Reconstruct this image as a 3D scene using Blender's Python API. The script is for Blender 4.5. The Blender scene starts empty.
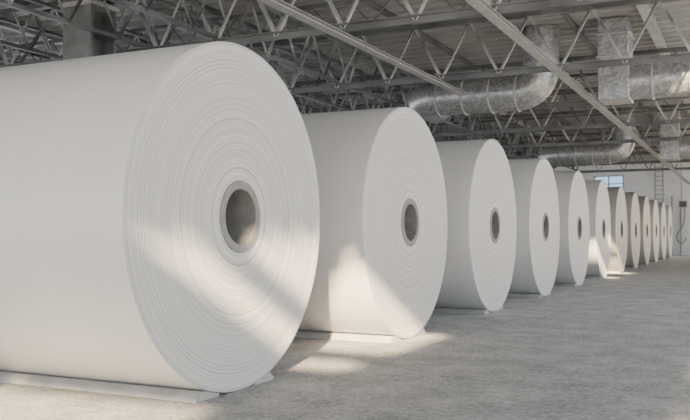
import bpy, bmesh, math, random
from mathutils import Vector, Matrix
random.seed(4)
COL = bpy.context.scene.collection

# ------------------------------------------------------------ materials
def new_mat(name):
    m = bpy.data.materials.new(name); m.use_nodes = True
    nt = m.node_tree; b = nt.nodes['Principled BSDF']
    return m, nt, b

def noise_mat(name, c1, c2, scale=5, detail=6, rough=0.6, metal=0.0, bump=0.0, bscale=None, stretch=(1,1,1), lo=0.35, hi=0.65):
    m, nt, b = new_mat(name)
    tc = nt.nodes.new('ShaderNodeTexCoord'); mp = nt.nodes.new('ShaderNodeMapping')
    mp.inputs['Scale'].default_value = stretch
    nt.links.new(tc.outputs['Object'], mp.inputs[0])
    n = nt.nodes.new('ShaderNodeTexNoise'); n.inputs['Scale'].default_value = scale; n.inputs['Detail'].default_value = detail
    nt.links.new(mp.outputs[0], n.inputs['Vector'])
    r = nt.nodes.new('ShaderNodeValToRGB')
    r.color_ramp.elements[0].position = lo; r.color_ramp.elements[1].position = hi
    r.color_ramp.elements[0].color = (*c1, 1); r.color_ramp.elements[1].color = (*c2, 1)
    nt.links.new(n.outputs['Fac'], r.inputs[0]); nt.links.new(r.outputs[0], b.inputs['Base Color'])
    b.inputs['Roughness'].default_value = rough; b.inputs['Metallic'].default_value = metal
    if bump > 0:
        n2 = nt.nodes.new('ShaderNodeTexNoise'); n2.inputs['Scale'].default_value = bscale or scale * 4; n2.inputs['Detail'].default_value = 8
        nt.links.new(mp.outputs[0], n2.inputs['Vector'])
        bp = nt.nodes.new('ShaderNodeBump'); bp.inputs['Strength'].default_value = bump; bp.inputs['Distance'].default_value = 0.02
        nt.links.new(n2.outputs['Fac'], bp.inputs['Height']); nt.links.new(bp.outputs[0], b.inputs['Normal'])
    return m

def paper_side(name='paper_side', c1=(0.68, 0.685, 0.69), c2=(0.75, 0.755, 0.76)):
    m, nt, b = new_mat(name)
    tc = nt.nodes.new('ShaderNodeTexCoord')
    mp = nt.nodes.new('ShaderNodeMapping'); mp.inputs['Scale'].default_value = (3.0, 0.35, 0.35)
    nt.links.new(tc.outputs['Object'], mp.inputs[0])
    n = nt.nodes.new('ShaderNodeTexNoise'); n.inputs['Scale'].default_value = 1.0; n.inputs['Detail'].default_value = 4
    nt.links.new(mp.outputs[0], n.inputs['Vector'])
    r = nt.nodes.new('ShaderNodeValToRGB')
    r.color_ramp.elements[0].color = (*c1, 1); r.color_ramp.elements[1].color = (*c2, 1)
    nt.links.new(n.outputs['Fac'], r.inputs[0]); nt.links.new(r.outputs[0], b.inputs['Base Color'])
    b.inputs['Roughness'].default_value = 0.42
    return m

def paper_end(name='paper_layer_end', t=(1.0, 0.998, 0.99)):
    m, nt, b = new_mat(name)
    tc = nt.nodes.new('ShaderNodeTexCoord')
    sp = nt.nodes.new('ShaderNodeSeparateXYZ'); nt.links.new(tc.outputs['Object'], sp.inputs[0])
    cb = nt.nodes.new('ShaderNodeCombineXYZ')
    nt.links.new(sp.outputs['Y'], cb.inputs['Y']); nt.links.new(sp.outputs['Z'], cb.inputs['Z'])
    ln = nt.nodes.new('ShaderNodeVectorMath'); ln.operation = 'LENGTH'; nt.links.new(cb.outputs[0], ln.inputs[0])
    wn = nt.nodes.new('ShaderNodeTexNoise'); wn.inputs['Scale'].default_value = 1.2
    nt.links.new(cb.outputs[0], wn.inputs['Vector'])
    wm = nt.nodes.new('ShaderNodeMath'); wm.operation = 'MULTIPLY'; wm.inputs[1].default_value = 0.012
    nt.links.new(wn.outputs['Fac'], wm.inputs[0])
    pw = nt.nodes.new('ShaderNodeMath'); pw.operation = 'POWER'; pw.inputs[1].default_value = 1.5
    nt.links.new(ln.outputs['Value'], pw.inputs[0])
    ad = nt.nodes.new('ShaderNodeMath'); ad.operation = 'ADD'
    nt.links.new(pw.outputs[0], ad.inputs[0]); nt.links.new(wm.outputs[0], ad.inputs[1])
    c2 = nt.nodes.new('ShaderNodeCombineXYZ'); nt.links.new(ad.outputs[0], c2.inputs['X'])
    n = nt.nodes.new('ShaderNodeTexNoise'); n.inputs['Scale'].default_value = 34; n.inputs['Detail'].default_value = 3; n.inputs['Roughness'].default_value = 0.78
    nt.links.new(c2.outputs[0], n.inputs['Vector'])
    r = nt.nodes.new('ShaderNodeValToRGB')
    e = r.color_ramp.elements
    def cc(v): return (v*t[0], v*t[1], v*t[2], 1)
    e[0].position = 0.34; e[0].color = cc(0.18)
    e[1].position = 0.70; e[1].color = cc(0.82)
    k = e.new(0.42); k.color = cc(0.38)
    k = e.new(0.465); k.color = cc(0.52)
    k = e.new(0.58); k.color = cc(0.595)
    nt.links.new(n.outputs['Fac'], r.inputs[0]); nt.links.new(r.outputs[0], b.inputs['Base Color'])
    b.inputs['Roughness'].default_value = 0.55
    return m

def floor_mat():
    m, nt, b = new_mat('concrete_floor')
    tc = nt.nodes.new('ShaderNodeTexCoord')
    def N(s, d, rg=0.6):
        n = nt.nodes.new('ShaderNodeTexNoise'); n.inputs['Scale'].default_value = s; n.inputs['Detail'].default_value = d
        n.inputs['Roughness'].default_value = rg
        nt.links.new(tc.outputs['Object'], n.inputs['Vector']); return n
    a = N(1.8, 10, 0.75); f = N(18, 6, 0.85)
    mx = nt.nodes.new('ShaderNodeMix'); mx.data_type = 'FLOAT'; mx.inputs[0].default_value = 0.62
    nt.links.new(a.outputs['Fac'], mx.inputs[2]); nt.links.new(f.outputs['Fac'], mx.inputs[3])
    r = nt.nodes.new('ShaderNodeValToRGB'); e = r.color_ramp.elements
    e[0].position = 0.40; e[0].color = (0.22, 0.226, 0.232, 1)
    e[1].position = 0.60; e[1].color = (0.66, 0.67, 0.68, 1)
    nt.links.new(mx.outputs[0], r.inputs[0]); nt.links.new(r.outputs[0], b.inputs['Base Color'])
    bp = nt.nodes.new('ShaderNodeBump'); bp.inputs['Strength'].default_value = 1.0; bp.inputs['Distance'].default_value = 0.05
    nt.links.new(f.outputs['Fac'], bp.inputs['Height']); nt.links.new(bp.outputs[0], b.inputs['Normal'])
    b.inputs['Roughness'].default_value = 0.8
    return m

def galv_mat(name, d, l):
    m, nt, b = new_mat(name)
    tc = nt.nodes.new('ShaderNodeTexCoord')
    v = nt.nodes.new('ShaderNodeTexVoronoi'); v.inputs['Scale'].default_value = 16
    n = nt.nodes.new('ShaderNodeTexNoise'); n.inputs['Scale'].default_value = 6; n.inputs['Detail'].default_value = 8; n.inputs['Roughness'].default_value = 0.75
    nt.links.new(tc.outputs['Object'], v.inputs['Vector']); nt.links.new(tc.outputs['Object'], n.inputs['Vector'])
    sp = nt.nodes.new('ShaderNodeSeparateColor'); nt.links.new(v.outputs['Color'], sp.inputs[0])
    mx = nt.nodes.new('ShaderNodeMix'); mx.data_type = 'FLOAT'; mx.inputs[0].default_value = 0.6
    nt.links.new(sp.outputs[0], mx.inputs[2]); nt.links.new(n.outputs['Fac'], mx.inputs[3])
    r = nt.nodes.new('ShaderNodeValToRGB'); e = r.color_ramp.elements
    e[0].position = 0.3; e[0].color = (d, d*1.02, d*1.05, 1); e[1].position = 0.72; e[1].color = (l, l*1.01, l*1.03, 1)
    nt.links.new(mx.outputs[0], r.inputs[0]); nt.links.new(r.outputs[0], b.inputs['Base Color'])
    b.inputs['Metallic'].default_value = 0.6; b.inputs['Roughness'].default_value = 0.36
    return m

M_SIDE = paper_side(); M_END = paper_end()
M_SIDE2 = paper_side('paper_side_shaded', (0.44, 0.43, 0.415), (0.52, 0.51, 0.49)); M_END2 = paper_end('paper_layer_end_shaded', (0.78, 0.765, 0.735))  # shade on the far rolls painted in as darker, greyer paper
M_FLOOR = floor_mat(); M_GALV = galv_mat('galvanised_sheet', 0.30, 0.56)
M_CORE = noise_mat('core_board', (0.22, 0.218, 0.215), (0.27, 0.267, 0.263), 12, rough=0.8)
M_COREIN = noise_mat('core_inside', (0.20, 0.198, 0.196), (0.26, 0.258, 0.255), 6, rough=0.9)
M_CHOCK = noise_mat('chock_concrete', (0.33, 0.33, 0.327), (0.41, 0.41, 0.406), 6, rough=0.85, bump=0.3)
M_DECK = noise_mat('roof_deck_paint', (0.33, 0.337, 0.344), (0.40, 0.407, 0.414), 0.6, rough=0.45)
M_STEEL = noise_mat('truss_steel', (0.10, 0.103, 0.107), (0.21, 0.215, 0.22), 1.0, rough=0.45, metal=0.2)
M_WEB = noise_mat('truss_web_steel', (0.11, 0.114, 0.118), (0.52, 0.53, 0.54), 0.7, detail=2, rough=0.4, metal=0.1, lo=0.42, hi=0.60)
M_PALE = noise_mat('pale_steel', (0.40, 0.41, 0.42), (0.52, 0.53, 0.54), 2, rough=0.45)
M_COLD = noise_mat('column_steel', (0.13, 0.134, 0.14), (0.21, 0.215, 0.22), 3, rough=0.4, metal=0.3)
M_MID = noise_mat('mid_grey_steel', (0.34, 0.345, 0.35), (0.42, 0.425, 0.43), 3, rough=0.5)
M_WALL = noise_mat('wall_plaster', (0.86, 0.87, 0.88), (0.92, 0.925, 0.93), 1.2, rough=0.8)
M_DARK = noise_mat('dark_metal', (0.10, 0.10, 0.10), (0.16, 0.16, 0.16), 6, rough=0.5)
M_LAMP, _nt, _b = new_mat('lamp_diffuser'); _b.inputs['Base Color'].default_value = (0.9, 0.9, 0.88, 1)
_b.inputs['Emission Color'].default_value = (1, 0.98, 0.94, 1); _b.inputs['Emission Strength'].default_value = 0.8

# ------------------------------------------------------------ helpers
def link(ob, parent=None):
    COL.objects.link(ob)
    if parent is not None: ob.parent = parent
    return ob
def obj(name, mesh, parent=None, loc=(0,0,0)):
    o = bpy.data.objects.new(name, mesh); o.location = loc
    return link(o, parent)
def empty(name, loc=(0,0,0), label=None, cat=None, group=None):
    o = bpy.data.objects.new(name, None); o.location = loc; o.empty_display_size = 0.3
    link(o); tag(o, label, cat, group); return o
def tag(o, label=None, cat=None, group=None, kind=None):
    if label: o['label'] = label
    if cat: o['category'] = cat
    if group: o['group'] = group
    if kind: o['kind'] = kind
def finish(bm, name, mat, smooth=False):
    bmesh.ops.recalc_face_normals(bm, faces=bm.faces[:])
    me = bpy.data.meshes.new(name); bm.to_mesh(me); bm.free()
    for mt in (mat if isinstance(mat, (list, tuple)) else [mat]): me.materials.append(mt)
    if smooth:
        for p in me.polygons: p.use_smooth = True
        me.set_sharp_from_angle(angle=math.radians(35))
    return me
def box(bm, x0, x1, y0, y1, z0, z1, mi=0):
    vs = [bm.verts.new(p) for p in [(x0,y0,z0),(x1,y0,z0),(x1,y1,z0),(x0,y1,z0),(x0,y0,z1),(x1,y0,z1),(x1,y1,z1),(x0,y1,z1)]]
    for f in [(0,3,2,1),(4,5,6,7),(0,1,5,4),(1,2,6,5),(2,3,7,6),(3,0,4,7)]:
        fc = bm.faces.new([vs[i] for i in f]); fc.material_index = mi
def prism(bm, p0, p1, prof, up=(0,0,1)):
    p0, p1 = Vector(p0), Vector(p1); d = (p1 - p0).normalized(); u = Vector(up)
    if abs(d.dot(u)) > 0.98: u = Vector((0,1,0))
    s = d.cross(u).normalized(); u = s.cross(d).normalized()
    a = [bm.verts.new(p0 + s*q[0] + u*q[1]) for q in prof]; b = [bm.verts.new(p1 + s*q[0] + u*q[1]) for q in prof]
    n = len(prof)
    for i in range(n): bm.faces.new([a[i], a[(i+1)%n], b[(i+1)%n], b[i]])
    bm.faces.new(a[::-1]); bm.faces.new(b)
def L(w, t): return [(-w/2,-w/2),(w/2,-w/2),(w/2,-w/2+t),(-w/2+t,-w/2+t),(-w/2+t,w/2),(-w/2,w/2)]
def T(w, h, t): return [(-w/2,-h/2),(w/2,-h/2),(w/2,-h/2+t),(t/2,-h/2+t),(t/2,h/2),(-t/2,h/2),(-t/2,-h/2+t),(-w/2,-h/2+t)]
def I(w, h, t): return [(-w/2,-h/2),(w/2,-h/2),(w/2,-h/2+t),(t/2,-h/2+t),(t/2,h/2-t),(w/2,h/2-t),(w/2,h/2),(-w/2,h/2),(-w/2,h/2-t),(-t/2,h/2-t),(-t/2,-h/2+t),(-w/2,-h/2+t)]
def R(w, h): return [(-w/2,-h/2),(w/2,-h/2),(w/2,h/2),(-w/2,h/2)]
def C(r, n=16): return [(r*math.cos(2*math.pi*i/n), r*math.sin(2*math.pi*i/n)) for i in range(n)]
def sweep(bm, pts, r, n=28, caps=True):
    pts = [Vector(p) for p in pts]; rings = []
    t0 = (pts[1]-pts[0]).normalized(); ref = Vector((0,0,1)) if abs(t0.z) < 0.9 else Vector((1,0,0))
    u = (ref - t0*ref.dot(t0)).normalized(); prev = t0
    for i, p in enumerate(pts):
        if i == 0: t = t0
        elif i == len(pts)-1: t = (pts[i]-pts[i-1]).normalized()
        else: t = ((pts[i]-pts[i-1]).normalized() + (pts[i+1]-pts[i]).normalized()).normalized()
        q = prev.rotation_difference(t); u = q @ u; prev = t; s = t.cross(u)
        rings.append([bm.verts.new(p + (u*math.cos(2*math.pi*k/n) + s*math.sin(2*math.pi*k/n))*r) for k in range(n)])
    for a, b in zip(rings, rings[1:]):
        for k in range(n): bm.faces.new([a[k], a[(k+1)%n], b[(k+1)%n], b[k]])
    if caps: bm.faces.new(rings[0][::-1]); bm.faces.new(rings[-1])
def arc_path(corners, rad, seg=7):
    c = [Vector(p) for p in corners]; out = [c[0]]
    for i in range(1, len(c)-1):
        a = (c[i-1]-c[i]).normalized(); b = (c[i+1]-c[i]).normalized()
        cen = c[i] + (a+b)*rad
        for k in range(seg+1):
            th = math.pi/2*k/seg
            out.append(cen - b*rad*math.cos(th) - a*rad*math.sin(th))
    out.append(c[-1]); return out

# ------------------------------------------------------------ setting
X0, X1, Y0, Y1, H = -26.0, 12.0, -14.0, 60.0, 6.4
bm = bmesh.new(); box(bm, X0-0.3, X1+0.3, Y0-2, Y1+0.3, -0.2, 0)
fl = obj('floor', finish(bm, 'floor', M_FLOOR)); tag(fl, 'grey mottled concrete warehouse floor', 'floor', kind='structure')

WX0, WX1, WZ0, WZ1 = -9.7, -7.7, 4.2, 5.5
bm = bmesh.new()
box(bm, X0, WX0, Y1, Y1+0.3, 0, H); box(bm, WX1, X1, Y1, Y1+0.3, 0, H)
box(bm, WX0, WX1, Y1, Y1+0.3, 0, WZ0); box(bm, WX0, WX1, Y1, Y1+0.3, WZ1, H)
w = obj('wall_back', finish(bm, 'wall_back', M_WALL)); tag(w, 'white painted end wall of the hall', 'wall', kind='structure')
bm = bmesh.new()
for a, b_ in ((WX0, WX0+0.08), (WX1-0.08, WX1), (-8.74, -8.66)): box(bm, a, b_, Y1+0.02, Y1+0.12, WZ0, WZ1)
for a, b_ in ((WZ0, WZ0+0.07), (WZ1-0.07, WZ1), (4.9, 4.95)): box(bm, WX0, WX1, Y1+0.02, Y1+0.12, a, b_)
w = obj('window_1', finish(bm, 'window_1', M_PALE)); tag(w, 'small high window with pale frame', 'window', kind='structure')
mg, nt, b = new_mat('tinted_glass')
nt.nodes.remove(b); tr = nt.nodes.new('ShaderNodeBsdfTransparent'); tr.inputs[0].default_value = (0.44, 0.55, 0.62, 1)
nt.links.new(tr.outputs[0], nt.nodes['Material Output'].inputs[0])
bm = bmesh.new(); box(bm, WX0, WX1, Y1+0.09, Y1+0.10, WZ0, WZ1)
w = obj('glass_pane', finish(bm, 'glass_pane', mg), w)

bm = bmesh.new(); box(bm, X0-0.3, X0, Y0, Y1+0.3, 0, 0.6); box(bm, X0-0.3, X0, Y0, Y1+0.3, 4.3, H)  # gap behind the rolls added to let in fill light
for k in range(11):
    yy = Y0 + k*7.35; box(bm, X0-0.3, X0, yy, yy+0.5, 0.6, 4.3)
w = obj('wall_left', finish(bm, 'wall_left', M_WALL)); tag(w, 'pale side wall with hidden openings added for fill light', 'wall', kind='structure')
bm = bmesh.new(); box(bm, X1, X1+0.3, Y0, Y1+0.3, 0, 0.6); box(bm, X1, X1+0.3, Y0, Y1+0.3, 5.7, H)  # out-of-view gap added so daylight fills the roll ends
for k in range(8):
    yy = Y0 + k*10.5; box(bm, X1, X1+0.3, yy, yy+0.4, 0.6, 5.7)
box(bm, X1, X1+0.3, 34.0, 50.0, 0.6, 5.7)  # unseen infill, added to cut light on the far rolls
w = obj('wall_right', finish(bm, 'wall_right', M_WALL)); tag(w, 'pale side wall with a long unseen opening added for fill light', 'wall', kind='structure')

bm = bmesh.new()
def deck(xa, xb, ya, yb, p=0.50, h=0.16):
    y = ya; prof = []
    while y < yb - 1e-4:
        prof += [(y, H), (y+p*0.34, H), (y+p*0.40, H+h), (y+p*0.94, H+h)]
        y += p
    prof.append((yb, H))
    a = [bm.verts.new((xa, q[0], q[1])) for q in prof]; b = [bm.verts.new((xb, q[0], q[1])) for q in prof]
    for i in range(len(prof)-1): bm.faces.new([a[i], b[i], b[i+1], a[i+1]])
SX0, SX1 = 0.05, 1.6      # unseen roof openings, shaped to throw sun patches on the rolls
SZ = -0.9
deck(X0-0.3, SZ, Y0, Y1+0.4)
deck(SZ, SX0, Y0, -9.2); deck(SZ, SX0, -7.2, Y1+0.4)
deck(SX1, 5.0, Y0, Y1+0.4); deck(10.4, X1+0.3, Y0, Y1+0.4)
for ya, yb in ((Y0, -9.2), (-7.2, -5.5), (-4.35, -4.0), (-1.5, 14.6), (17.2, 17.9), (20.0, Y1+0.4)): deck(SX0, SX1, ya, yb)
for k in range(8):  # rest of this strip left open, out of view, for overhead fill
    yy = Y0 + 8.1*k; deck(5.0, 10.4, yy, yy+1.4)
deck(5.0, 10.4, 34.0, 49.0)  # strip closed here to keep the far rolls darker
me = bpy.data.meshes.new('ceiling'); bm.to_mesh(me); bm.free(); me.materials.append(M_DECK)
c = obj('ceiling', me); tag(c, 'grey corrugated sheet metal roof deck', 'ceiling', kind='structure')

# ------------------------------------------------------------ paper rolls
RAD, LEN, RC, RI = 1.6, 6.0, 0.335, 0.256
def lathe(prof, n, name, mats, midx, ang=4):
    bm = bmesh.new(); rings = []
    for (x, r) in prof:
        rings.append([bm.verts.new((x, r*math.cos(2*math.pi*k/n), r*math.sin(2*math.pi*k/n))) for k in range(n)])
    for i in range(len(prof)-1):
        for k in range(n):
            f = bm.faces.new([rings[i][k], rings[i][(k+1)%n], rings[i+1][(k+1)%n], rings[i+1][k]]); f.material_index = midx[i]; f.smooth = True
    bmesh.ops.recalc_face_normals(bm, faces=bm.faces[:])
    me = bpy.data.meshes.new(name); bm.to_mesh(me); bm.free()
    for m in mats: me.materials.append(m)
    me.set_sharp_from_angle(angle=math.radians(ang))
    return me
prof, mi = [], []
r = RC; xo = 0.0
while r < RAD - 0.012:
    prof.append((xo, r)); mi.append(1)
    r += random.choice([0.007, 0.009, 0.013]) if r > 0.9 else random.choice([0.010, 0.016, 0.026])
    xo = max(-0.003, min(0.003, xo + random.uniform(-0.0012, 0.0012)))
prof.append((0.0, RAD-0.008)); mi.append(1)
prof.append((-0.006, RAD)); mi.append(0)
prof.append((-0.05, RAD)); mi.append(0)
prof.append((-LEN+0.006, RAD)); mi.append(1)
prof.append((-LEN, RAD-0.008)); mi.append(1)
prof.append((-LEN, RC)); mi.append(1)
roll_me = lathe(prof, 224, 'roll_body', [M_SIDE, M_END], mi)
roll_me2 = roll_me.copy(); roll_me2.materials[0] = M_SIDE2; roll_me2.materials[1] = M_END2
core_me = lathe([(-LEN, RI), (0.008, RI), (0.012, RI+0.004), (0.012, RC-0.004), (0.008, RC), (-0.02, RC), (-LEN, RC)], 96, 'core_tube', [M_CORE, M_COREIN], [1,0,0,0,0,0], 20)
FX = -4.23; YS = [6.49 + 4.3*i for i in range(12)]
HL = LEN/2
for i, y in enumerate(YS):
    lab = 'giant white paper roll lying on concrete floor between chocks'
    if i == 0: lab = 'giant white paper roll with sunlit layered end, largest visible'
    elif i in (1, 5): lab = 'giant white paper roll with sunlight across its lower part'
    elif i in (6, 7, 8): lab = 'giant paper roll with shade painted into its greyish tone, lying on concrete floor between chocks'
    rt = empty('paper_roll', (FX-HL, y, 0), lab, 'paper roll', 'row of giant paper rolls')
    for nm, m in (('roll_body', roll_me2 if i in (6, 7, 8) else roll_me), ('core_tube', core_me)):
        o = obj(nm, m, rt, (HL, 0, RAD)); o.rotation_euler = (random.uniform(0, 6.28), 0, 0)
        if nm == 'core_tube': o['label'] = 'grey cardboard core tube'

def chock_mesh(s):
    bm = bmesh.new()
    def rz(d): return RAD - math.sqrt(RAD*RAD - d*d)
    ds = [0.30, 0.38, 0.46, 0.50]
    sec = [(0.30, 0.0)] + [(d, rz(d)-0.003) for d in ds] + [(0.525, 0.062), (0.54, 0.078), (0.565, 0.080), (0.61, 0.05), (0.645, 0.015), (0.65, 0.0)]
    a = [bm.verts.new((-LEN/2-0.03, s*q[0], q[1])) for q in sec]; b = [bm.verts.new((LEN/2-0.02, s*q[0], q[1])) for q in sec]
    n = len(sec)
    for k in range(n): bm.faces.new([a[k], a[(k+1)%n], b[(k+1)%n], b[k]])
    bm.faces.new(a[::-1]); bm.faces.new(b)
    return finish(bm, 'roll_chock', M_CHOCK, True)
ch = {s: chock_mesh(s) for s in (-1, 1)}
for y in YS:
    for s in (-1, 1):
        o = obj('roll_chock', ch[s], None, (FX-HL, y, 0))
        tag(o, 'long low grey wedge chock holding a paper roll', 'chock', 'chocks under the paper rolls')

# ------------------------------------------------------------ roof trusses
ZB, ZT = 4.9, 6.12
def mk(name, p0, p1, prof, mat=None):
    bm = bmesh.new(); prism(bm, p0, p1, prof); return finish(bm, name, mat or M_STEEL)
TX0, TX1, PN = -25.6, 11.6, 1.3
NP = int((TX1-TX0)/PN)
top_me = mk('top_chord', (TX0, 0, ZT), (TX1, 0, ZT), T(0.14, 0.12, 0.02))
bot_me = mk('bottom_chord', (TX0, 0, ZB), (TX1, 0, ZB), T(0.16, -0.11, 0.02), M_STEEL)
WW = 0.06
webA = mk('web_member', (0, 0, ZB), (PN/2, 0, ZT), L(WW, 0.018), M_WEB)
webB = mk('web_member', (0, 0, ZT), (PN/2, 0, ZB), L(WW, 0.018), M_WEB)
bm = bmesh.new()
for k in range(NP):
    x = TX0+k*PN; prism(bm, (x,0,ZB), (x+PN/2,0,ZT), L(WW,0.018)); prism(bm, (x+PN/2,0,ZT), (x+PN,0,ZB), L(WW,0.018))
web_all = finish(bm, 'web', M_WEB)
for j, y in enumerate([2.5 + 5*k for k in range(10)]):
    t = empty('roof_truss', (0, y, 0), 'grey steel lattice roof truss spanning the hall', 'truss', 'roof trusses')
    obj('top_chord', top_me, t); obj('bottom_chord', bot_me, t)
    if 1 <= j <= 4:
        for k in range(NP):
            x = TX0+k*PN
            if x > 1.5 or x < -22: continue
            obj('web_member', webA, t, (x, 0, 0)); obj('web_member', webB, t, (x+PN/2, 0, 0))
    else:
        obj('web', web_all, t)
JB, JT, JP = 5.62, 6.13, 0.9
jt = mk('top_chord', (TX0, 0, JT), (TX1, 0, JT), T(0.09, 0.08, 0.016)); jb = mk('bottom_chord', (TX0, 0, JB), (TX1, 0, JB), T(0.09, -0.07, 0.016))
bm = bmesh.new(); x = TX0
while x + JP < TX1:
    prism(bm, (x,0,JB), (x+JP/2,0,JT), R(0.026,0.026)); prism(bm, (x+JP/2,0,JT), (x+JP,0,JB), R(0.026,0.026)); x += JP
jw = finish(bm, 'web', M_STEEL)
for y in (10, 15, 25, 30, 40, 45):
    t = empty('roof_joist', (0, y, 0), 'shallow open-web steel joist beneath the roof deck', 'joist', 'roof joists')
    obj('top_chord', jt, t); obj('bottom_chord', jb, t); obj('web', jw, t)

YE = 48.0
def long_truss(x, zb, zt, pn, w=0.045, ye=YE):
    t = empty('bracing_truss', (x, 0, 0), 'grey steel lattice bracing running along the hall roof', 'truss', 'longitudinal bracing trusses')
    obj('bottom_chord', mk('bottom_chord', (0, -2, zb), (0, ye, zb), T(0.09, 0.08, 0.018)), t)
    obj('top_chord', mk('top_chord', (0, -2, zt), (0, ye, zt), T(0.09, 0.08, 0.018)), t)
    bm = bmesh.new(); y = -2
    while y + pn <= ye+0.01:
        prism(bm, (0,y,zb), (0,y+pn/2,zt), L(w,0.014)); prism(bm, (0,y+pn/2,zt), (0,y+pn,zb), L(w,0.014)); y += pn
    obj('web', finish(bm, 'web', M_WEB), t)
for x in (-8.65, -10.3, -12.5, -14.2, -17.5, -20.0): long_truss(x, 5.02, 6.0, 1.25)

for x in (-1.95, -5.0, -8.9, -11.8, -15.4, -18.8, -22.2, 2.0):
    me = mk('purlin', (0, Y0+0.2, 0), (0, Y1-0.1, 0), I(0.20, 0.16, 0.02), M_PALE)
    o = obj('purlin', me, None, (x, 0, 6.28)); tag(o, 'pale steel roof purlin beam running along the hall', 'roof beam', 'roof purlins')
for x in (-3.55, -7.0, -10.3, -13.5, -17.1):
    me = mk('purlin', (0, Y0+0.2, 0), (0, Y1-0.1, 0), I(0.10, 0.10, 0.014), M_STEEL)
    o = obj('purlin', me, None, (x, 0, 6.235)); tag(o, 'slim grey steel purlin running along the hall roof', 'roof beam', 'roof purlins')
for x, ln_ in ((-3.5, Y1-0.2), (-6.15, 18.9)):
    me = mk('cable_tray', (0, 0, 0), (0, ln_, 0), I(0.17, 0.08, 0.012), M_MID)
    o = obj('cable_tray', me, None, (x, 0.2, 4.80))
    tag(o, 'slim grey steel beam-like cable tray beneath the roof trusses', 'cable tray', 'cable trays')

# ------------------------------------------------------------ ducts
def duct(corners, rad, label, group, fl_at, boxes=()):
    root = empty('air_duct', corners[0], label, 'air duct', group)
    o0 = Vector(corners[0])
    bm = bmesh.new(); sweep(bm, [p-o0 for p in arc_path(corners, rad*1.25)] if len(corners) > 2 else [Vector(c)-o0 for c in corners], rad)
    obj('duct_body', finish(bm, 'duct_body', M_GALV, True), root)
    for (p, d) in fl_at:
        p = Vector(p)-o0; d = Vector(d)
        bm = bmesh.new(); sweep(bm, [p-d*0.02, p+d*0.02], rad+0.035)
        obj('duct_flange', finish(bm, 'duct_flange', M_MID, True), root)
    for nm, bx in boxes:
        bm = bmesh.new(); box(bm, bx[0]-o0.x, bx[1]-o0.x, bx[2]-o0.y, bx[3]-o0.y, bx[4]-o0.z, bx[5]-o0.z)
        bmesh.ops.bevel(bm, geom=bm.edges[:], offset=0.015, segments=1, affect='EDGES')
        obj(nm, finish(bm, nm, M_MID if nm == 'duct_flange' else M_GALV), root)
for y in (20.0, 35.0):
    zc = 4.88 if y < 30 else 4.72; rr = 0.43
    duct([(-4.45, y, 6.38), (-4.45, y, zc), (-7.6, y, zc), (-7.6, y+1.4, zc)], rr,
         'round galvanised air duct with elbow, hanging below the roof', 'galvanised air ducts',
         [((-5.0, y, zc), (1,0,0)), ((-5.66, y, zc), (1,0,0)), ((-6.34, y, zc), (1,0,0)), ((-7.02, y, zc), (1,0,0)), ((-4.45, y, 5.5), (0,0,1))])
    zd = 4.95 if y < 30 else 4.8
    duct([(-2.4, y, zd), (4.0, y, zd)], 0.42,
         'galvanised air duct with boxy drop joining a round run', 'galvanised air ducts',
         [((-1.9, y, zd), (1,0,0)), ((-1.1, y, zd), (1,0,0)), ((0.0, y, zd), (1,0,0))],
         [('box_drop', (-3.06, -2.38, y-0.42, y+0.42, zd-0.45, 6.38)),
          ('duct_flange', (-3.10, -2.34, y-0.46, y+0.46, 5.48, 5.52)), ('duct_flange', (-3.10, -2.34, y-0.46, y+0.46, 6.0, 6.04))])

bm = bmesh.new(); prism(bm, (0,0,0), (0,0,6.18), I(0.66, 0.66, 0.06)); 
cr = empty('steel_column', (-10.85, 11.6, 0), 'thick dark grey steel column rising to the roof', 'column', None)
obj('shaft', finish(bm, 'shaft', M_COLD), cr)
bm = bmesh.new(); box(bm, -0.45, 0.45, -0.45, 0.45, 0, 0.05); obj('base_plate', finish(bm, 'base_plate', M_COLD), cr)
for z in (4.35, 5.6):
    bm = bmesh.new(); box(bm, -0.37, 0.37, -0.37, 0.37, z-0.04, z+0.04); obj('collar', finish(bm, 'collar', M_MID), cr)

for (x, y) in ((-9.6, 13.7),):
    rt = empty('tube_light', (x, y, 4.86), 'long slim white fluorescent tube light under the roof', 'ceiling light')
    bm = bmesh.new(); box(bm, -0.09, 0.09, -0.9, 0.9, 0.03, 0.1); obj('lamp_housing', finish(bm, 'lamp_housing', M_PALE), rt)
    bm = bmesh.new(); prism(bm, (0,-0.86,0.0), (0,0.86,0.0), C(0.035, 12)); obj('lamp_tube', finish(bm, 'lamp_tube', M_LAMP, True), rt)
    for yy in (-0.7, 0.7):
        bm = bmesh.new(); prism(bm, (0,yy,0.1), (0,yy,1.5), C(0.012, 8)); obj('hanger_rod', finish(bm, 'hanger_rod', M_STEEL), rt)

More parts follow.
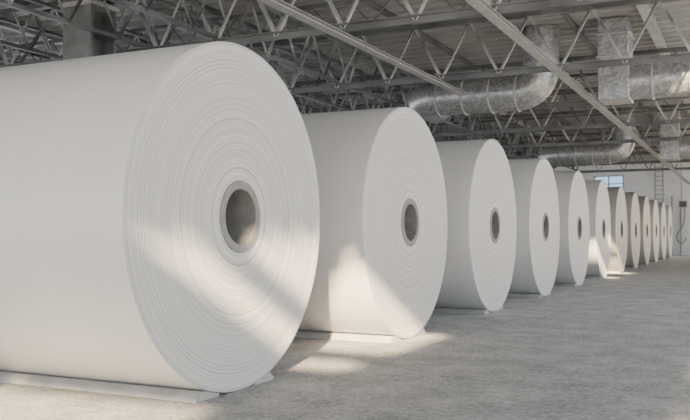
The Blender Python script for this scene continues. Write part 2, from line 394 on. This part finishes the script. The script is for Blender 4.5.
# ------------------------------------------------------------ end-wall fittings
rt = empty('wall_ladder', (-5.4, Y1-0.12, 3.6), 'grey metal ladder fixed high on the end wall', 'ladder')
for s in (-0.25, 0.25):
    bm = bmesh.new(); box(bm, s-0.035, s+0.035, -0.03, 0.03, 0, 2.6); obj('rail', finish(bm, 'rail', M_MID), rt)
for k in range(8):
    bm = bmesh.new(); prism(bm, (-0.22,0,0.2+k*0.31), (0.22,0,0.2+k*0.31), C(0.025, 8)); obj('rung', finish(bm, 'rung', M_MID), rt)
rt = empty('electrical_box', (-3.9, Y1-0.14, 3.2), 'small framed wall electrical box with conduit and hanging cable', 'electrical box')
bm = bmesh.new(); box(bm, -0.26, 0.26, -0.08, 0.12, 0, 0.46); obj('housing', finish(bm, 'housing', M_MID), rt)
bm = bmesh.new(); box(bm, -0.20, 0.20, -0.095, -0.08, 0.06, 0.40); obj('panel', finish(bm, 'panel', M_DARK), rt)
bm = bmesh.new(); prism(bm, (-0.1,0.07,0.46), (-0.1,0.07,3.0), C(0.03,8)); obj('conduit', finish(bm, 'conduit', M_MID), rt)
pts = [(0.1, 0.0, 0.0), (0.12, -0.02, -0.5), (0.05, -0.05, -1.0), (-0.15, -0.08, -1.45), (-0.35, -0.1, -1.7), (-0.42, -0.1, -2.0), (-0.3, -0.12, -2.3), (-0.1, -0.12, -2.4), (0.1, -0.1, -2.25), (0.15, -0.1, -2.0)]
bm = bmesh.new(); sweep(bm, pts, 0.03, 10); obj('cable', finish(bm, 'cable', M_DARK, True), rt)
for x, z0, z1 in ((-4.6, 0.0, 4.0), (-4.05, 0.0, 3.18)):
    me = mk('wall_pipe', (0, 0, z0), (0, 0, z1), C(0.05, 10), M_MID)
    o = obj('wall_pipe', me, None, (x, Y1-0.07, 0)); tag(o, 'thin grey vertical pipe on the white end wall', 'pipe', 'end wall pipes')

# ------------------------------------------------------------ light
wd = bpy.data.worlds.new('World'); bpy.context.scene.world = wd; wd.use_nodes = True
bg = wd.node_tree.nodes['Background']; bg.inputs[0].default_value = (0.90, 0.95, 1.0, 1); bg.inputs[1].default_value = 3.7
sd = bpy.data.lights.new('sun', 'SUN'); sd.energy = 42.0; sd.angle = math.radians(1.2); sd.color = (1.0, 0.76, 0.47)
so = bpy.data.objects.new('sun', sd); COL.objects.link(so)
dirv = Vector((-0.42, 1.0, -0.5)).normalized()
so.rotation_euler = dirv.to_track_quat('-Z', 'Y').to_euler(); so.location = (3, -10, 12)

# ------------------------------------------------------------ camera
cd = bpy.data.cameras.new('camera'); cd.sensor_width = 36; cd.lens = 36*830/690; cd.clip_end = 300
co = bpy.data.objects.new('camera', cd); COL.objects.link(co)
co.location = (0, 0, 1.44); co.rotation_euler = (math.radians(90+1.65), 0, math.radians(25.9))
bpy.context.scene.camera = co
